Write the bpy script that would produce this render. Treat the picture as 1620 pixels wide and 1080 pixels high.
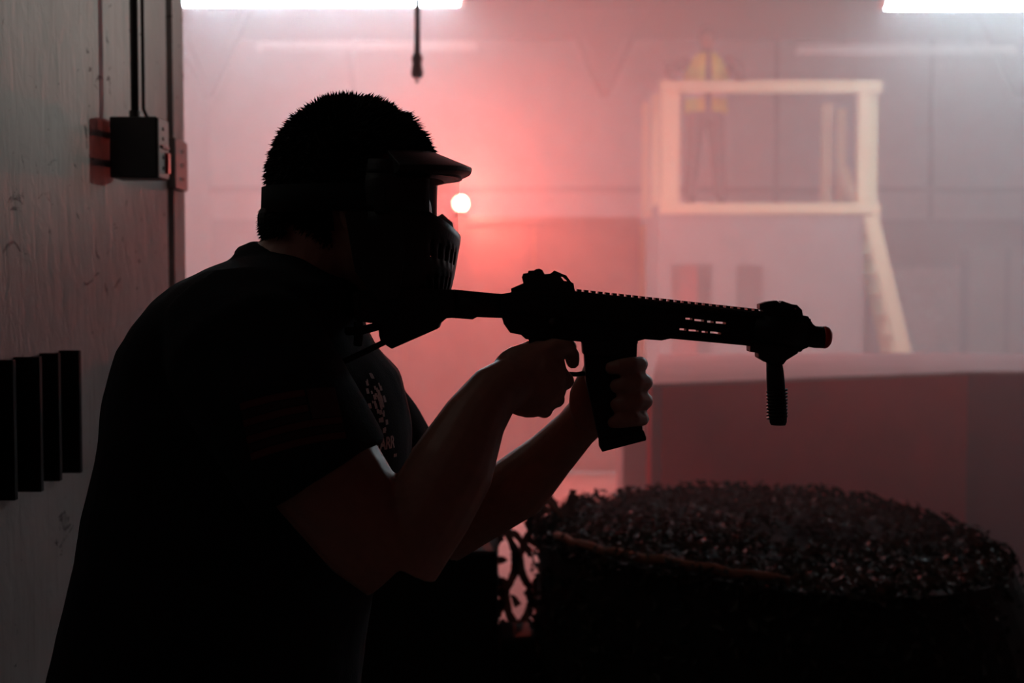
import bpy, bmesh, math, random
from mathutils import Vector, Matrix, noise, geometry
from mathutils.bvhtree import BVHTree

random.seed(7)
S = bpy.context.scene
C = S.collection
for o in list(bpy.data.objects):
    bpy.data.objects.remove(o)

# ------------------------------------------------------------------ camera
CAM_Z, F, W, H = 1.40, 2025.0, 1620.0, 1080.0
TILT = math.atan(90.0 / F)                      # horizon at row 450
cam_d = bpy.data.cameras.new('camera')
cam_d.sensor_width = 36.0
cam_d.lens = 45.0
cam_d.clip_start = 0.02
cam_d.dof.use_dof = True
cam_d.dof.focus_distance = 1.53
cam_d.dof.aperture_fstop = 4.6
cam = bpy.data.objects.new('camera', cam_d)
C.objects.link(cam)
cam.location = (0, 0, CAM_Z)
cam.rotation_euler = (math.pi / 2 - TILT, 0, 0)
S.camera = cam

# ------------------------------------------------------------------ world, haze, light levels
HAZE_DENSITY, HAZE_ANISO, HAZE_START = 0.080, 0.30, 2.97
TUBE_GLOW, TUBE_COLOR = 208.0, (0.70, 0.93, 1.03)
RED_POWER, RED_COLOR = 3350.0, (1.0, 0.115, 0.08)
WALL_FILL_POWER = 430.0
world = bpy.data.worlds.new('world')
S.world = world
world.use_nodes = True
wn = world.node_tree
wn.nodes.clear()
wo = wn.nodes.new('ShaderNodeOutputWorld')
wb = wn.nodes.new('ShaderNodeBackground')
wb.inputs['Color'].default_value = (0.010, 0.0022, 0.0024, 1)
wb.inputs['Strength'].default_value = 1.0
wn.links.new(wb.outputs[0], wo.inputs['Surface'])

S.view_settings.view_transform = 'Standard'
S.view_settings.look = 'None'
S.view_settings.gamma = 1.0
S.view_settings.use_curve_mapping = False
S.view_settings.exposure = 0.0
S.cycles.max_bounces = 6
S.cycles.diffuse_bounces = 3
S.cycles.glossy_bounces = 2
S.cycles.transmission_bounces = 4
S.cycles.transparent_max_bounces = 12
S.cycles.volume_bounces = 2
S.cycles.sample_clamp_indirect = 4.0
S.cycles.use_denoising = True
S.cycles.caustics_reflective = False
S.cycles.caustics_refractive = False


# ------------------------------------------------------------------ helpers
def P(px, py, Y):
    """Point of the place seen at photo pixel (px, py) at distance Y into the hall."""
    u, v = (px - W / 2) / F, (H / 2 - py) / F
    c, s = math.cos(TILT), math.sin(TILT)
    d = Vector((u, c + v * s, -s + v * c))
    return Vector((0, 0, CAM_Z)) + d * (Y / d.y)


def PX(px, Y): return P(px, 450, Y).x
def PZ(py, Y): return P(810, py, Y).z


def M(name, color, rough=0.6, metal=0.0, bump=0.0, scale=20.0, var=0.12, spec=0.4, coat=0.0):
    m = bpy.data.materials.new(name)
    m.use_nodes = True
    nt = m.node_tree
    b = nt.nodes['Principled BSDF']
    b.inputs['Roughness'].default_value = rough
    b.inputs['Metallic'].default_value = metal
    b.inputs['Specular IOR Level'].default_value = spec
    tc = nt.nodes.new('ShaderNodeTexCoord')
    no = nt.nodes.new('ShaderNodeTexNoise')
    no.inputs['Scale'].default_value = scale
    no.inputs['Detail'].default_value = 4
    nt.links.new(tc.outputs['Object'], no.inputs['Vector'])
    r = nt.nodes.new('ShaderNodeValToRGB')
    lo = [max(0, c * (1 - var)) for c in color]
    hi = [min(1, c * (1 + var)) for c in color]
    r.color_ramp.elements[0].position = 0.3
    r.color_ramp.elements[1].position = 0.7
    r.color_ramp.elements[0].color = (*lo, 1)
    r.color_ramp.elements[1].color = (*hi, 1)
    nt.links.new(no.outputs['Fac'], r.inputs['Fac'])
    nt.links.new(r.outputs['Color'], b.inputs['Base Color'])
    if bump:
        bp = nt.nodes.new('ShaderNodeBump')
        bp.inputs['Strength'].default_value = bump
        bp.inputs['Distance'].default_value = 0.004
        nt.links.new(no.outputs['Fac'], bp.inputs['Height'])
        nt.links.new(bp.outputs['Normal'], b.inputs['Normal'])
    return m


def emis(name, color, strength):
    m = bpy.data.materials.new(name)
    m.use_nodes = True
    nt = m.node_tree
    nt.nodes.clear()
    o = nt.nodes.new('ShaderNodeOutputMaterial')
    e = nt.nodes.new('ShaderNodeEmission')
    e.inputs['Color'].default_value = (*color, 1)
    e.inputs['Strength'].default_value = strength
    nt.links.new(e.outputs[0], o.inputs['Surface'])
    return m


class MB:
    """Collects shapes and links them as ONE mesh object."""
    def __init__(self):
        self.v, self.f = [], []

    def add(self, vs, fs):
        n = len(self.v)
        self.v += [tuple(p) for p in vs]
        self.f += [tuple(i + n for i in f) for f in fs]
        return self

    def box(self, c, s, rot=None):
        c = Vector(c)
        vs = []
        for x in (-.5, .5):
            for y in (-.5, .5):
                for z in (-.5, .5):
                    p = Vector((x * s[0], y * s[1], z * s[2]))
                    if rot: p = rot @ p
                    vs.append(c + p)
        return self.add(vs, [(0, 1, 3, 2), (4, 6, 7, 5), (0, 4, 5, 1), (2, 3, 7, 6), (0, 2, 6, 4), (1, 5, 7, 3)])

    def bx(self, x0, x1, y0, y1, z0, z1):
        return self.box(((x0 + x1) / 2, (y0 + y1) / 2, (z0 + z1) / 2), (abs(x1 - x0), abs(y1 - y0), abs(z1 - z0)))

    def beam(self, a, b, w, h, up=(0, 0, 1)):
        a, b = Vector(a), Vector(b)
        d = (b - a).normalized()
        s = d.cross(Vector(up))
        if s.length < 1e-4: s = d.cross(Vector((0, 1, 0)))
        s.normalize()
        u = s.cross(d).normalized()
        R = Matrix((s, d, u)).transposed()
        return self.box((a + b) / 2, (w, (b - a).length, h), R)

    def tube(self, pts, rad, n=14, flat=None, fdir=None, cap=True):
        """Loft along pts; rad per point; flat scales the section along fdir."""
        pts = [Vector(p) for p in pts]
        if not isinstance(rad, (list, tuple)): rad = [rad] * len(pts)
        rings = []
        ref = None
        for i, p in enumerate(pts):
            t = (pts[min(i + 1, len(pts) - 1)] - pts[max(i - 1, 0)]).normalized()
            if ref is None:
                ref = t.cross(Vector((0, 1, 0)))
                if ref.length < .2: ref = t.cross(Vector((1, 0, 0)))
            a = (ref - t * ref.dot(t)).normalized()
            ref = a
            b = t.cross(a)
            ring = []
            for k in range(n):
                w = 2 * math.pi * k / n
                o = (a * math.cos(w) + b * math.sin(w)) * rad[i]
                if flat is not None:
                    fd = Vector(fdir).normalized()
                    fl = flat[i] if isinstance(flat, (list, tuple)) else flat
                    o = o + fd * o.dot(fd) * (fl - 1)
                ring.append(p + o)
            rings.append(ring)
        return self.loft(rings, cap)

    def loft(self, rings, cap=True):
        n = len(rings[0])
        vs = [p for r in rings for p in r]
        fs = []
        for i in range(len(rings) - 1):
            for k in range(n):
                fs.append((i * n + k, i * n + (k + 1) % n, (i + 1) * n + (k + 1) % n, (i + 1) * n + k))
        if cap:
            fs.append(tuple(reversed(range(n))))
            fs.append(tuple((len(rings) - 1) * n + k for k in range(n)))
        return self.add(vs, fs)

    def cyl(self, a, b, r, n=16, r2=None):
        return self.tube([a, b], [r, r if r2 is None else r2], n)

    def ball(self, c, r, rot=None, nu=20, nv=12):
        c = Vector(c)
        if not isinstance(r, (list, tuple)): r = (r, r, r)
        vs, fs = [], []
        for j in range(1, nv):
            t = math.pi * j / nv
            for i in range(nu):
                a = 2 * math.pi * i / nu
                p = Vector((r[0] * math.sin(t) * math.cos(a), r[1] * math.sin(t) * math.sin(a), r[2] * math.cos(t)))
                if rot: p = rot @ p
                vs.append(c + p)
        top, bot = Vector((0, 0, r[2])), Vector((0, 0, -r[2]))
        if rot: top, bot = rot @ top, rot @ bot
        vs += [c + top, c + bot]
        T, B = len(vs) - 2, len(vs) - 1
        for i in range(nu):
            k = (i + 1) % nu
            fs.append((T, i, k))
            fs.append((B, (nv - 2) * nu + k, (nv - 2) * nu + i))
            for j in range(nv - 2):
                fs.append((j * nu + i, (j + 1) * nu + i, (j + 1) * nu + k, j * nu + k))
        return self.add(vs, fs)

    def plate(self, outer, y0, y1, holes=(), Yref=None):
        """Side-view outline in photo pixels, given thickness from y0 to y1 (depth)."""
        Yr = Yref if Yref is not None else (y0 + y1) / 2
        loops = [[P(x, y, Yr) for x, y in outer]] + [[P(x, y, Yr) for x, y in h] for h in holes]
        flat = [p for l in loops for p in l]
        tris = geometry.tessellate_polygon([[Vector((p.x, p.z, 0)) for p in l] for l in loops])
        n = len(flat)
        vs = [(p.x, y0, p.z) for p in flat] + [(p.x, y1, p.z) for p in flat]
        fs = []
        for t in tris:
            fs.append(tuple(t))
            fs.append(tuple(i + n for i in reversed(t)))
        s = 0
        for l in loops:
            m = len(l)
            for k in range(m):
                a, b = s + k, s + (k + 1) % m
                fs.append((a, b, b + n, a + n))
            s += m
        return self.add(vs, fs)

    def mesh(self, name='mesh'):
        me = bpy.data.meshes.new(name)
        me.from_pydata(self.v, [], self.f)
        bm = bmesh.new()
        bm.from_mesh(me)
        bmesh.ops.recalc_face_normals(bm, faces=bm.faces)
        bm.to_mesh(me)
        bm.free()
        return me

    def build(self, name, mat, parent=None, smooth=False, bevel=0.0, label=None):
        me = self.mesh(name)
        return link(name, me, mat, parent, smooth, bevel, label)


def link(name, me, mat, parent=None, smooth=False, bevel=0.0, label=None):
    me.materials.clear()
    me.materials.append(mat)
    o = bpy.data.objects.new(name, me)
    C.objects.link(o)
    if smooth:
        for p in me.polygons: p.use_smooth = True
    if bevel:
        b = o.modifiers.new('bevel', 'BEVEL')
        b.width = bevel
        b.segments = 2
        b.limit_method = 'ANGLE'
        b.angle_limit = math.radians(35)
    if parent is not None:
        o.parent = parent
        o.matrix_parent_inverse = parent_inv(parent)
    if label: o['label'] = label
    return o


def parent_inv(p):
    m = Matrix.LocRotScale(p.location, p.rotation_euler, p.scale)
    if p.parent is not None:
        m = parent_inv(p.parent).inverted() @ p.matrix_parent_inverse @ m
    return m.inverted()


def thing(name, label, cat, loc=(0, 0, 0), group=None):
    o = bpy.data.objects.new(name, None)
    C.objects.link(o)
    o.location = loc
    o.empty_display_size = 0.1
    o['label'] = label
    o['category'] = cat
    if group: o['group'] = group
    return o


def tag(o, label, cat, group=None):
    o['label'] = label
    o['category'] = cat
    if group: o['group'] = group
    return o


def struct(o, label=None):
    o['kind'] = 'structure'
    if label: o['label'] = label
    return o


def remesh(mb, voxel, it=4, wrinkle=0.0, wscale=10.0):
    """Grow ONE continuous surface over overlapping closed shapes."""
    me = mb.mesh('tmp')
    o = bpy.data.objects.new('tmp', me)
    C.objects.link(o)
    r = o.modifiers.new('r', 'REMESH')
    r.mode = 'VOXEL'
    r.voxel_size = voxel
    if it:
        s = o.modifiers.new('s', 'SMOOTH')
        s.factor = 0.5
        s.iterations = it
    dg = bpy.context.evaluated_depsgraph_get()
    out = bpy.data.meshes.new_from_object(o.evaluated_get(dg))
    bpy.data.objects.remove(o)
    bpy.data.meshes.remove(me)
    if wrinkle:
        nrm = [v.normal.copy() for v in out.vertices]
        for v, vn in zip(out.vertices, nrm):
            q = v.co * wscale
            n = noise.noise(Vector((q.x, q.y, q.z * .6 + q.x * .5))) + .5 * noise.noise(q * 2.3)
            v.co += vn * wrinkle * n
    return out


# ------------------------------------------------------------------ materials
def wall_paint():
    m = bpy.data.materials.new('scuffed_white_paint')
    m.use_nodes = True
    nt = m.node_tree
    b = nt.nodes['Principled BSDF']
    b.inputs['Roughness'].default_value = 0.75
    tc = nt.nodes.new('ShaderNodeTexCoord')

    def nz(scale, sc, detail=5, dist=0.0):
        mp = nt.nodes.new('ShaderNodeMapping')
        mp.inputs['Scale'].default_value = sc
        nt.links.new(tc.outputs['Object'], mp.inputs['Vector'])
        n = nt.nodes.new('ShaderNodeTexNoise')
        n.inputs['Scale'].default_value = scale
        n.inputs['Detail'].default_value = detail
        n.inputs['Distortion'].default_value = dist
        nt.links.new(mp.outputs[0], n.inputs['Vector'])
        return n

    def ramp(src, p0, c0, p1, c1):
        r = nt.nodes.new('ShaderNodeValToRGB')
        r.color_ramp.elements[0].position, r.color_ramp.elements[1].position = p0, p1
        r.color_ramp.elements[0].color, r.color_ramp.elements[1].color = (*c0, 1), (*c1, 1)
        nt.links.new(src, r.inputs['Fac'])
        return r
    base = ramp(nz(5, (1, 1, 1), 6).outputs['Fac'], .3, (.47, .47, .445), .7, (.59, .58, .555))
    scuff = ramp(nz(9, (1, 1.2, 2.2), 8, 1.6).outputs['Fac'], .29, (.10, .09, .09), .35, (1, 1, 1))
    streak = ramp(nz(60, (1, 1, .05), 3).outputs['Fac'], .30, (.55, .52, .5), .42, (1, 1, 1))
    mul = nt.nodes.new('ShaderNodeMix')
    mul.data_type = 'RGBA'
    mul.blend_type = 'MULTIPLY'
    mul.inputs[0].default_value = .8
    nt.links.new(base.outputs[0], mul.inputs[6])
    nt.links.new(scuff.outputs[0], mul.inputs[7])
    mul2 = nt.nodes.new('ShaderNodeMix')
    mul2.data_type = 'RGBA'
    mul2.blend_type = 'MULTIPLY'
    mul2.inputs[0].default_value = .25
    nt.links.new(mul.outputs[2], mul2.inputs[6])
    nt.links.new(streak.outputs[0], mul2.inputs[7])
    nt.links.new(mul2.outputs[2], b.inputs['Base Color'])
    bp = nt.nodes.new('ShaderNodeBump')
    bp.inputs['Strength'].default_value = .55
    bp.inputs['Distance'].default_value = .006
    nt.links.new(nz(26, (1, 1, .5), 9, .6).outputs['Fac'], bp.inputs['Height'])
    nt.links.new(bp.outputs[0], b.inputs['Normal'])
    return m


def wood(name, light, dark):
    m = bpy.data.materials.new(name)
    m.use_nodes = True
    nt = m.node_tree
    b = nt.nodes['Principled BSDF']
    b.inputs['Roughness'].default_value = .65
    tc = nt.nodes.new('ShaderNodeTexCoord')
    w = nt.nodes.new('ShaderNodeTexWave')
    w.inputs['Scale'].default_value = 9
    w.inputs['Distortion'].default_value = 6
    w.inputs['Detail'].default_value = 3
    nt.links.new(tc.outputs['Object'], w.inputs['Vector'])
    r = nt.nodes.new('ShaderNodeValToRGB')
    r.color_ramp.elements[0].color = (*dark, 1)
    r.color_ramp.elements[1].color = (*light, 1)
    nt.links.new(w.outputs['Fac'], r.inputs['Fac'])
    nt.links.new(r.outputs[0], b.inputs['Base Color'])
    return m


m_wall = wall_paint()
m_hall = M('hall_wall_paint', (.42, .41, .41), .85, bump=.1, scale=3)
m_wains = M('dark_lower_wall_paint', (.10, .10, .12), .8, scale=3)
m_ceil = M('dark_ceiling_deck', (.05, .045, .05), .8, scale=4)
m_floor = M('grey_concrete', (.42, .40, .38), .9, bump=.15, scale=5, var=.15, spec=.1)
m_shirt = M('black_knit', (.012, .012, .015), .92, bump=.25, scale=350, spec=.15)
m_skin = M('skin', (.38, .19, .14), .4, bump=.12, scale=90, var=.08)
_b = m_skin.node_tree.nodes['Principled BSDF']
_b.inputs['Sheen Weight'].default_value = .12
_b.inputs['Sheen Roughness'].default_value = .3
m_hair = M('dark_hair', (.012, .010, .009), .7, spec=.2)
m_trous = M('black_canvas', (.014, .014, .015), .9, spec=.15)
m_shoe = M('black_leather', (.012, .012, .012), .5)
m_plastic = M('black_plastic', (.014, .013, .014), .42, bump=.08, scale=300)
m_gun = M('black_anodised_metal', (.014, .013, .014), .5, metal=.2, bump=.05, scale=400, spec=.3)
m_poly = M('black_polymer', (.013, .013, .013), .6, bump=.1, scale=300, spec=.3)
m_tip = M('red_plastic_tip', (.55, .02, .012), .35)
m_box = M('dark_steel_box', (.035, .032, .034), .5, metal=.3)
m_plate = M('grey_steel_plate', (.30, .28, .27), .6, metal=.0)
m_conduit = M('dark_conduit', (.05, .045, .045), .45, metal=.5)
m_board = M('black_stained_board', (.016, .012, .012), .8, scale=12)
m_wood = wood('pale_pine', (.86, .69, .46), (.76, .57, .36))
m_ply = M('grey_plywood', (.27, .24, .235), .8, scale=4, var=.1)
m_dark = M('dark_opening_board', (.10, .075, .075), .85)
m_redlit = M('red_lit_board', (.50, .07, .06), .8)
m_bunker = M('tan_bunker_board', (.52, .48, .45), .8, scale=4)
m_maroon = M('maroon_vinyl', (.68, .05, .075), .6, scale=3)
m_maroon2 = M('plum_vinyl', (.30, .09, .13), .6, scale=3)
m_bunktop = M('pale_bunker_top', (.42, .30, .30), .7, scale=3)
m_fix = M('white_enamel', (.75, .75, .73), .4)
m_tube = emis('lit_tube', TUBE_COLOR, TUBE_GLOW)
m_tube2 = emis('lit_tube_dimmer', TUBE_COLOR, TUBE_GLOW * .85)  # same tube colour at a lower emission strength
m_tubeoff = M('unlit_tube', (.72, .72, .70), .3)
m_lamp = emis('red_lamp_glow', (1.0, .22, .15), 60.0)
m_vest = M('yellow_vest_cloth', (.72, .66, .05), .7)
m_grey = M('dark_work_clothes', (.045, .04, .045), .9)
m_pipe = M('dark_pipe', (.09, .08, .09), .6)
m_drum = M('black_drum', (.012, .010, .010), .85)
m_print = M('pale_shirt_print', (.55, .50, .48), .8)
m_patchd = M('patch_dark_stripe', (.03, .012, .012), .9)
m_patchr = M('patch_red_stripe', (.10, .018, .015), .9)
m_patchb = M('patch_canton', (.06, .02, .018), .9)
m_cord = M('brown_rope', (.26, .11, .07), .9)


def leaf_mat():
    m = bpy.data.materials.new('camouflage_cloth')
    m.use_nodes = True
    nt = m.node_tree
    nt.nodes.clear()
    o = nt.nodes.new('ShaderNodeOutputMaterial')
    g = nt.nodes.new('ShaderNodeObjectInfo')
    tc = nt.nodes.new('ShaderNodeTexCoord')
    n = nt.nodes.new('ShaderNodeTexNoise')
    n.inputs['Scale'].default_value = 9
    nt.links.new(tc.outputs['Object'], n.inputs['Vector'])
    r = nt.nodes.new('ShaderNodeValToRGB')
    r.color_ramp.elements[0].position = .35
    r.color_ramp.elements[1].position = .65
    r.color_ramp.elements[0].color = (.011, .011, .008, 1)
    r.color_ramp.elements[1].color = (.04, .03, .022, 1)
    nt.links.new(n.outputs['Fac'], r.inputs['Fac'])
    d = nt.nodes.new('ShaderNodeBsdfPrincipled')
    d.inputs['Roughness'].default_value = .55
    nt.links.new(r.outputs[0], d.inputs['Base Color'])
    t = nt.nodes.new('ShaderNodeBsdfTranslucent')
    nt.links.new(r.outputs[0], t.inputs['Color'])
    mx = nt.nodes.new('ShaderNodeMixShader')
    mx.inputs[0].default_value = .3
    nt.links.new(d.outputs[0], mx.inputs[1])
    nt.links.new(t.outputs[0], mx.inputs[2])
    nt.links.new(mx.outputs[0], o.inputs['Surface'])
    return m


m_leaf = leaf_mat()


def lens_mat():
    m = bpy.data.materials.new('clear_goggle_lens')
    m.use_nodes = True
    nt = m.node_tree
    nt.nodes.clear()
    o = nt.nodes.new('ShaderNodeOutputMaterial')
    t = nt.nodes.new('ShaderNodeBsdfTransparent')
    t.inputs['Color'].default_value = (.95, .91, .91, 1)
    g = nt.nodes.new('ShaderNodeBsdfGlossy')
    g.inputs['Roughness'].default_value = .08
    mx = nt.nodes.new('ShaderNodeMixShader')
    mx.inputs[0].default_value = .05
    nt.links.new(t.outputs[0], mx.inputs[1])
    nt.links.new(g.outputs[0], mx.inputs[2])
    tl = nt.nodes.new('ShaderNodeBsdfTranslucent')
    tl.inputs['Color'].default_value = (.9, .85, .85, 1)
    m2 = nt.nodes.new('ShaderNodeMixShader')
    m2.inputs[0].default_value = .14
    nt.links.new(mx.outputs[0], m2.inputs[1])
    nt.links.new(tl.outputs[0], m2.inputs[2])
    nt.links.new(m2.outputs[0], o.inputs['Surface'])
    return m


m_lens = lens_mat()

# ------------------------------------------------------------------ the hall
BACK, LEFT, RIGHT, CEIL, FRONT = 18.0, -4.2, 8.5, 4.80, -1.6
WX = -0.75                                        # near wall on the left
struct(MB().bx(LEFT - .2, RIGHT + .2, FRONT, BACK + .2, -.15, 0).build('floor', m_floor))
struct(MB().bx(LEFT - .2, RIGHT + .2, FRONT, BACK + .2, CEIL, CEIL + .15).build('ceiling', m_ceil))
struct(MB().bx(LEFT, RIGHT, BACK, BACK + .2, 0, CEIL).build('wall_back', m_hall))
struct(MB().bx(LEFT - .2, LEFT, FRONT, BACK + .2, 0, CEIL).build('wall_far_left', m_hall))
struct(MB().bx(RIGHT, RIGHT + .2, FRONT, BACK + .2, 0, CEIL).build('wall_right', m_hall))
struct(MB().bx(LEFT, RIGHT, BACK - .06, BACK - .002, 0, PZ(347, BACK)).build('trim_2', m_wains))
# near wall beside the shooter, with a groove and an end post
struct(MB().bx(WX - .14, WX, FRONT, 2.80, 0, CEIL).build('wall_left', m_wall))
struct(MB().bx(WX - .14, WX - .028, 2.80, 2.852, 0, CEIL).build('trim_3', m_board))
struct(MB().bx(WX - .14, WX, 2.852, 2.945, 0, CEIL).build('trim_1', m_wall))

# theatrical haze filling the hall beyond the near wall
hm = bpy.data.materials.new('haze')
hm.use_nodes = True
hm.node_tree.nodes.clear()
ho = hm.node_tree.nodes.new('ShaderNodeOutputMaterial')
hv = hm.node_tree.nodes.new('ShaderNodeVolumeScatter')
hv.inputs['Color'].default_value = (.97, .97, .98, 1)
hv.inputs['Density'].default_value = HAZE_DENSITY
hv.inputs['Anisotropy'].default_value = HAZE_ANISO
hm.node_tree.links.new(hv.outputs[0], ho.inputs['Volume'])
hz = MB().bx(LEFT + .01, RIGHT - .01, HAZE_START, BACK - .07, .005, CEIL - .005).build('haze', hm)
hz['kind'] = 'stuff'
tag(hz, 'thin smoky haze filling the hall behind the shooter', 'haze')

# ------------------------------------------------------------------ fluorescent fixtures
def fixture(x0, x1, Y, z, lit, label):
    cx = (x0 + x1) / 2
    t = thing('fluorescent_light', label, 'ceiling light', (cx, Y, z + .07), 'long tube fixtures under the ceiling')
    h = MB().bx(x0, x1, Y - .06, Y + .06, z + .035, z + .075)
    h.bx(x0, x1, Y - .085, Y - .06, z + .015, z + .045).bx(x0, x1, Y + .06, Y + .085, z + .015, z + .045)
    h.build('housing', m_fix, t, bevel=.004)
    for s in (-1, 1):
        MB().cyl((x0 + .03, Y + s * .035, z), (x1 - .03, Y + s * .035, z), .019, 8).build(
            'tube', {1: m_tube, 2: m_tube2, 0: m_tubeoff}[lit], t, smooth=True)
        MB().bx(cx + s * (x1 - x0) / 2 - .02, cx + s * (x1 - x0) / 2 + .02, Y - .06, Y + .06, z - .025, z + .05).build(
            'end_cap', m_fix, t, bevel=.004)
        MB().cyl((cx + s * .7, Y, z + .07), (cx + s * .7, Y, CEIL), .006, 8).build('hanger', m_pipe, t)


YF = 11.2
fixture(PX(731, YF) - 2.44, PX(731, YF), YF, PZ(4, YF), 1, 'bright lit tube light at the top left of the hall')
fixture(PX(1391, YF), PX(1391, YF) + 2.44, YF, PZ(10, YF), 2, 'bright lit tube light in the top right corner')
YU = 14.6
fixture(PX(412, YU), PX(752, YU), YU, PZ(77, YU), 0, 'dim unlit tube light behind the bright left one')
fixture(PX(1260, YU), PX(1596, YU), YU, PZ(84, YU), 0, 'unlit tube light above the wooden tower ladder')

# ------------------------------------------------------------------ back wall pipes and ceiling gussets
Yp = BACK - .12
o = MB().cyl((LEFT, Yp, PZ(300, Yp)), (RIGHT, Yp, PZ(300, Yp)), .045, 12).build('wall_pipe', m_pipe, smooth=True)
tag(o, 'long dark horizontal pipe along the back wall', 'pipe')
for x, lb in ((1226, 'vertical dark pipe on back wall behind the tower'), (1470, 'vertical dark pipe on back wall right of the tower'),
              (560, 'vertical dark pipe on back wall left of the red lamp')):
    o = MB().cyl((PX(x, Yp + .03), Yp + .03, PZ(345, Yp)), (PX(x, Yp + .03), Yp + .03, CEIL), .04, 10).build('wall_pipe', m_pipe, smooth=True)
    tag(o, lb, 'pipe', 'vertical pipes on the back wall')
Yb = 16.0
for x, lb in ((957, 'dark triangular roof gusset left of the tower'), (1612, 'dark triangular roof gusset at the right edge'),
              (330, 'dark triangular roof gusset beside the near wall end')):
    t = thing('roof_gusset', lb, 'roof brace', (PX(x, Yb), Yb, CEIL), 'triangular gussets under the roof')
    a, b, c = P(x - 62, 20, Yb), P(x + 62, 20, Yb), P(x, 152, Yb)
    a.z = b.z = CEIL
    g = MB()
    g.add([(a.x + .1, Yb - .006, CEIL), (b.x - .1, Yb - .006, CEIL), (c.x, Yb - .006, c.z + .1),
           (a.x + .1, Yb + .006, CEIL), (b.x - .1, Yb + .006, CEIL), (c.x, Yb + .006, c.z + .1)],
          [(0, 1, 2), (5, 4, 3), (0, 3, 4, 1), (1, 4, 5, 2), (2, 5, 3, 0)])
    g.build('plate', m_pipe, t)
    MB().beam(a, c, .1, .08, (0, 1, 0)).build('flange', m_pipe, t)
    MB().beam(b, c, .1, .08, (0, 1, 0)).build('flange', m_pipe, t)

# hanging cord with a connector
Yc = 4.2
t = thing('hanging_power_lead', 'dark cord with a plug hanging down from the ceiling', 'cord', (PX(661, Yc), Yc, CEIL))
x = PX(661, Yc)
MB().tube([(x + .004, Yc, CEIL), (x + .002, Yc, PZ(40, Yc)), (x, Yc, PZ(90, Yc))], [.009, .009, .011], 10).build('cord', m_plastic, t, smooth=True)
MB().tube([(x, Yc, PZ(84, Yc)), (x, Yc, PZ(92, Yc)), (x, Yc, PZ(100, Yc)), (x, Yc, PZ(104, Yc)), (x, Yc, PZ(116, Yc)), (x, Yc, PZ(123, Yc))],
          [.012, .019, .015, .016, .021, .015], 14).build('plug', m_plastic, t, smooth=True)
MB().cyl((x, Yc, PZ(123, Yc)), (x, Yc, PZ(131, Yc)), .006, 8).build('prong', m_plate, t)

# ------------------------------------------------------------------ timber tower
TY0, TY1 = 13.5, 15.2
tx0, tx1 = PX(1042, TY0), PX(1390, TY0)
pf = PZ(337, TY0)                                 # underside of the deck edge
tw = thing('timber_tower', 'pale timber observation tower with plywood base and guard rail', 'tower', ((tx0 + tx1) / 2, TY0, 0))
ft = PZ(322, TY0)
fr_t, fr_b = PZ(128, TY0), PZ(147, TY0)
# plywood base with two openings
dx0, dx1, dz = PX(1062, TY0), PX(1127, TY0), PZ(418, TY0)
wx0, wx1, wz0, wz1 = PX(1165, TY0), PX(1206, TY0), PZ(520, TY0), PZ(420, TY0)
bx1 = PX(1366, TY0)
p = MB()
p.bx(tx0, dx0, TY0, TY0 + .02, 0, pf)
p.bx(dx0, dx1, TY0, TY0 + .02, dz, pf)
p.bx(dx1, wx0, TY0, TY0 + .02, 0, pf)
p.bx(wx0, wx1, TY0, TY0 + .02, wz1, pf)
p.bx(wx0, wx1, TY0, TY0 + .02, 0, wz0)
p.bx(wx1, bx1, TY0, TY0 + .02, 0, pf)
p.build('front_panel', m_ply, tw)
MB().bx(tx0, tx0 + .02, TY0 + .02, TY1, 0, pf).build('side_panel', m_ply, tw)
MB().bx(bx1 - .02, bx1, TY0 + .02, TY1, 0, pf).build('side_panel', m_ply, tw)
MB().bx(tx0 + .02, bx1 - .02, TY1 - .02, TY1, 0, pf).build('back_panel', m_dark, tw)
MB().bx(dx0 - .05, dx1 - .12, TY0 + .25, TY0 + .27, 0, dz + .1).build('door_leaf', m_redlit, tw, label='inner door in the doorway with red lamp light in its colour')  # red glow of the lamp in the doorway is put into the board colour
MB().bx(wx0 - .03, wx1 + .03, TY0 + .08, TY0 + .1, wz0 - .02, wz1 + .02).build('shutter', m_dark, tw)
MB().bx(tx0, tx1, TY0, TY1, pf, 2.25).build('deck', m_ply, tw)
MB().bx(tx0, tx1, TY0 - .04, TY0, PZ(338, TY0 - .04), PZ(321, TY0 - .04)).build('rim_board', m_wood, tw)
for (a, b, d0, zt) in ((1045, 1074, 0, 130), (1355, 1373, 0, 130), (1374, 1390, .1, 130)):
    MB().bx(PX(a, TY0), PX(b, TY0), TY0 + d0, TY0 + d0 + .09, pf, PZ(zt, TY0)).build('post', m_wood, tw)
MB().bx(tx0, tx1, TY0 - .045, TY0, fr_b, fr_t).build('rail', m_wood, tw)
for (a, b, zt) in ((1298, 1315, 164), (1322, 1336, 172)):
    Y = TY1 - .15
    MB().bx(PX(a, Y), PX(b, Y), Y, Y + .09, pf, PZ(zt, Y)).build('post', m_wood, tw)
for (a, b, zt, Y) in ((1015, 1026, 162, TY1 - .1), (1030, 1042, 150, TY0 + .7)):
    MB().bx(PX(a, Y), PX(b, Y), Y, Y + .09, PZ(345, Y), PZ(zt, Y)).build('post', m_wood, tw)
Y = TY1 - .4
MB().beam(P(1334, 265, Y), P(1352, 322, Y), .09, .09, (0, 1, 0)).build('brace', m_wood, tw)
MB().bx(PX(1015, TY1), PX(1042, TY0), TY0 + .7, TY1, PZ(345, TY1) - .02, PZ(335, TY1)).build('side_ledge', m_wood, tw)

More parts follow.
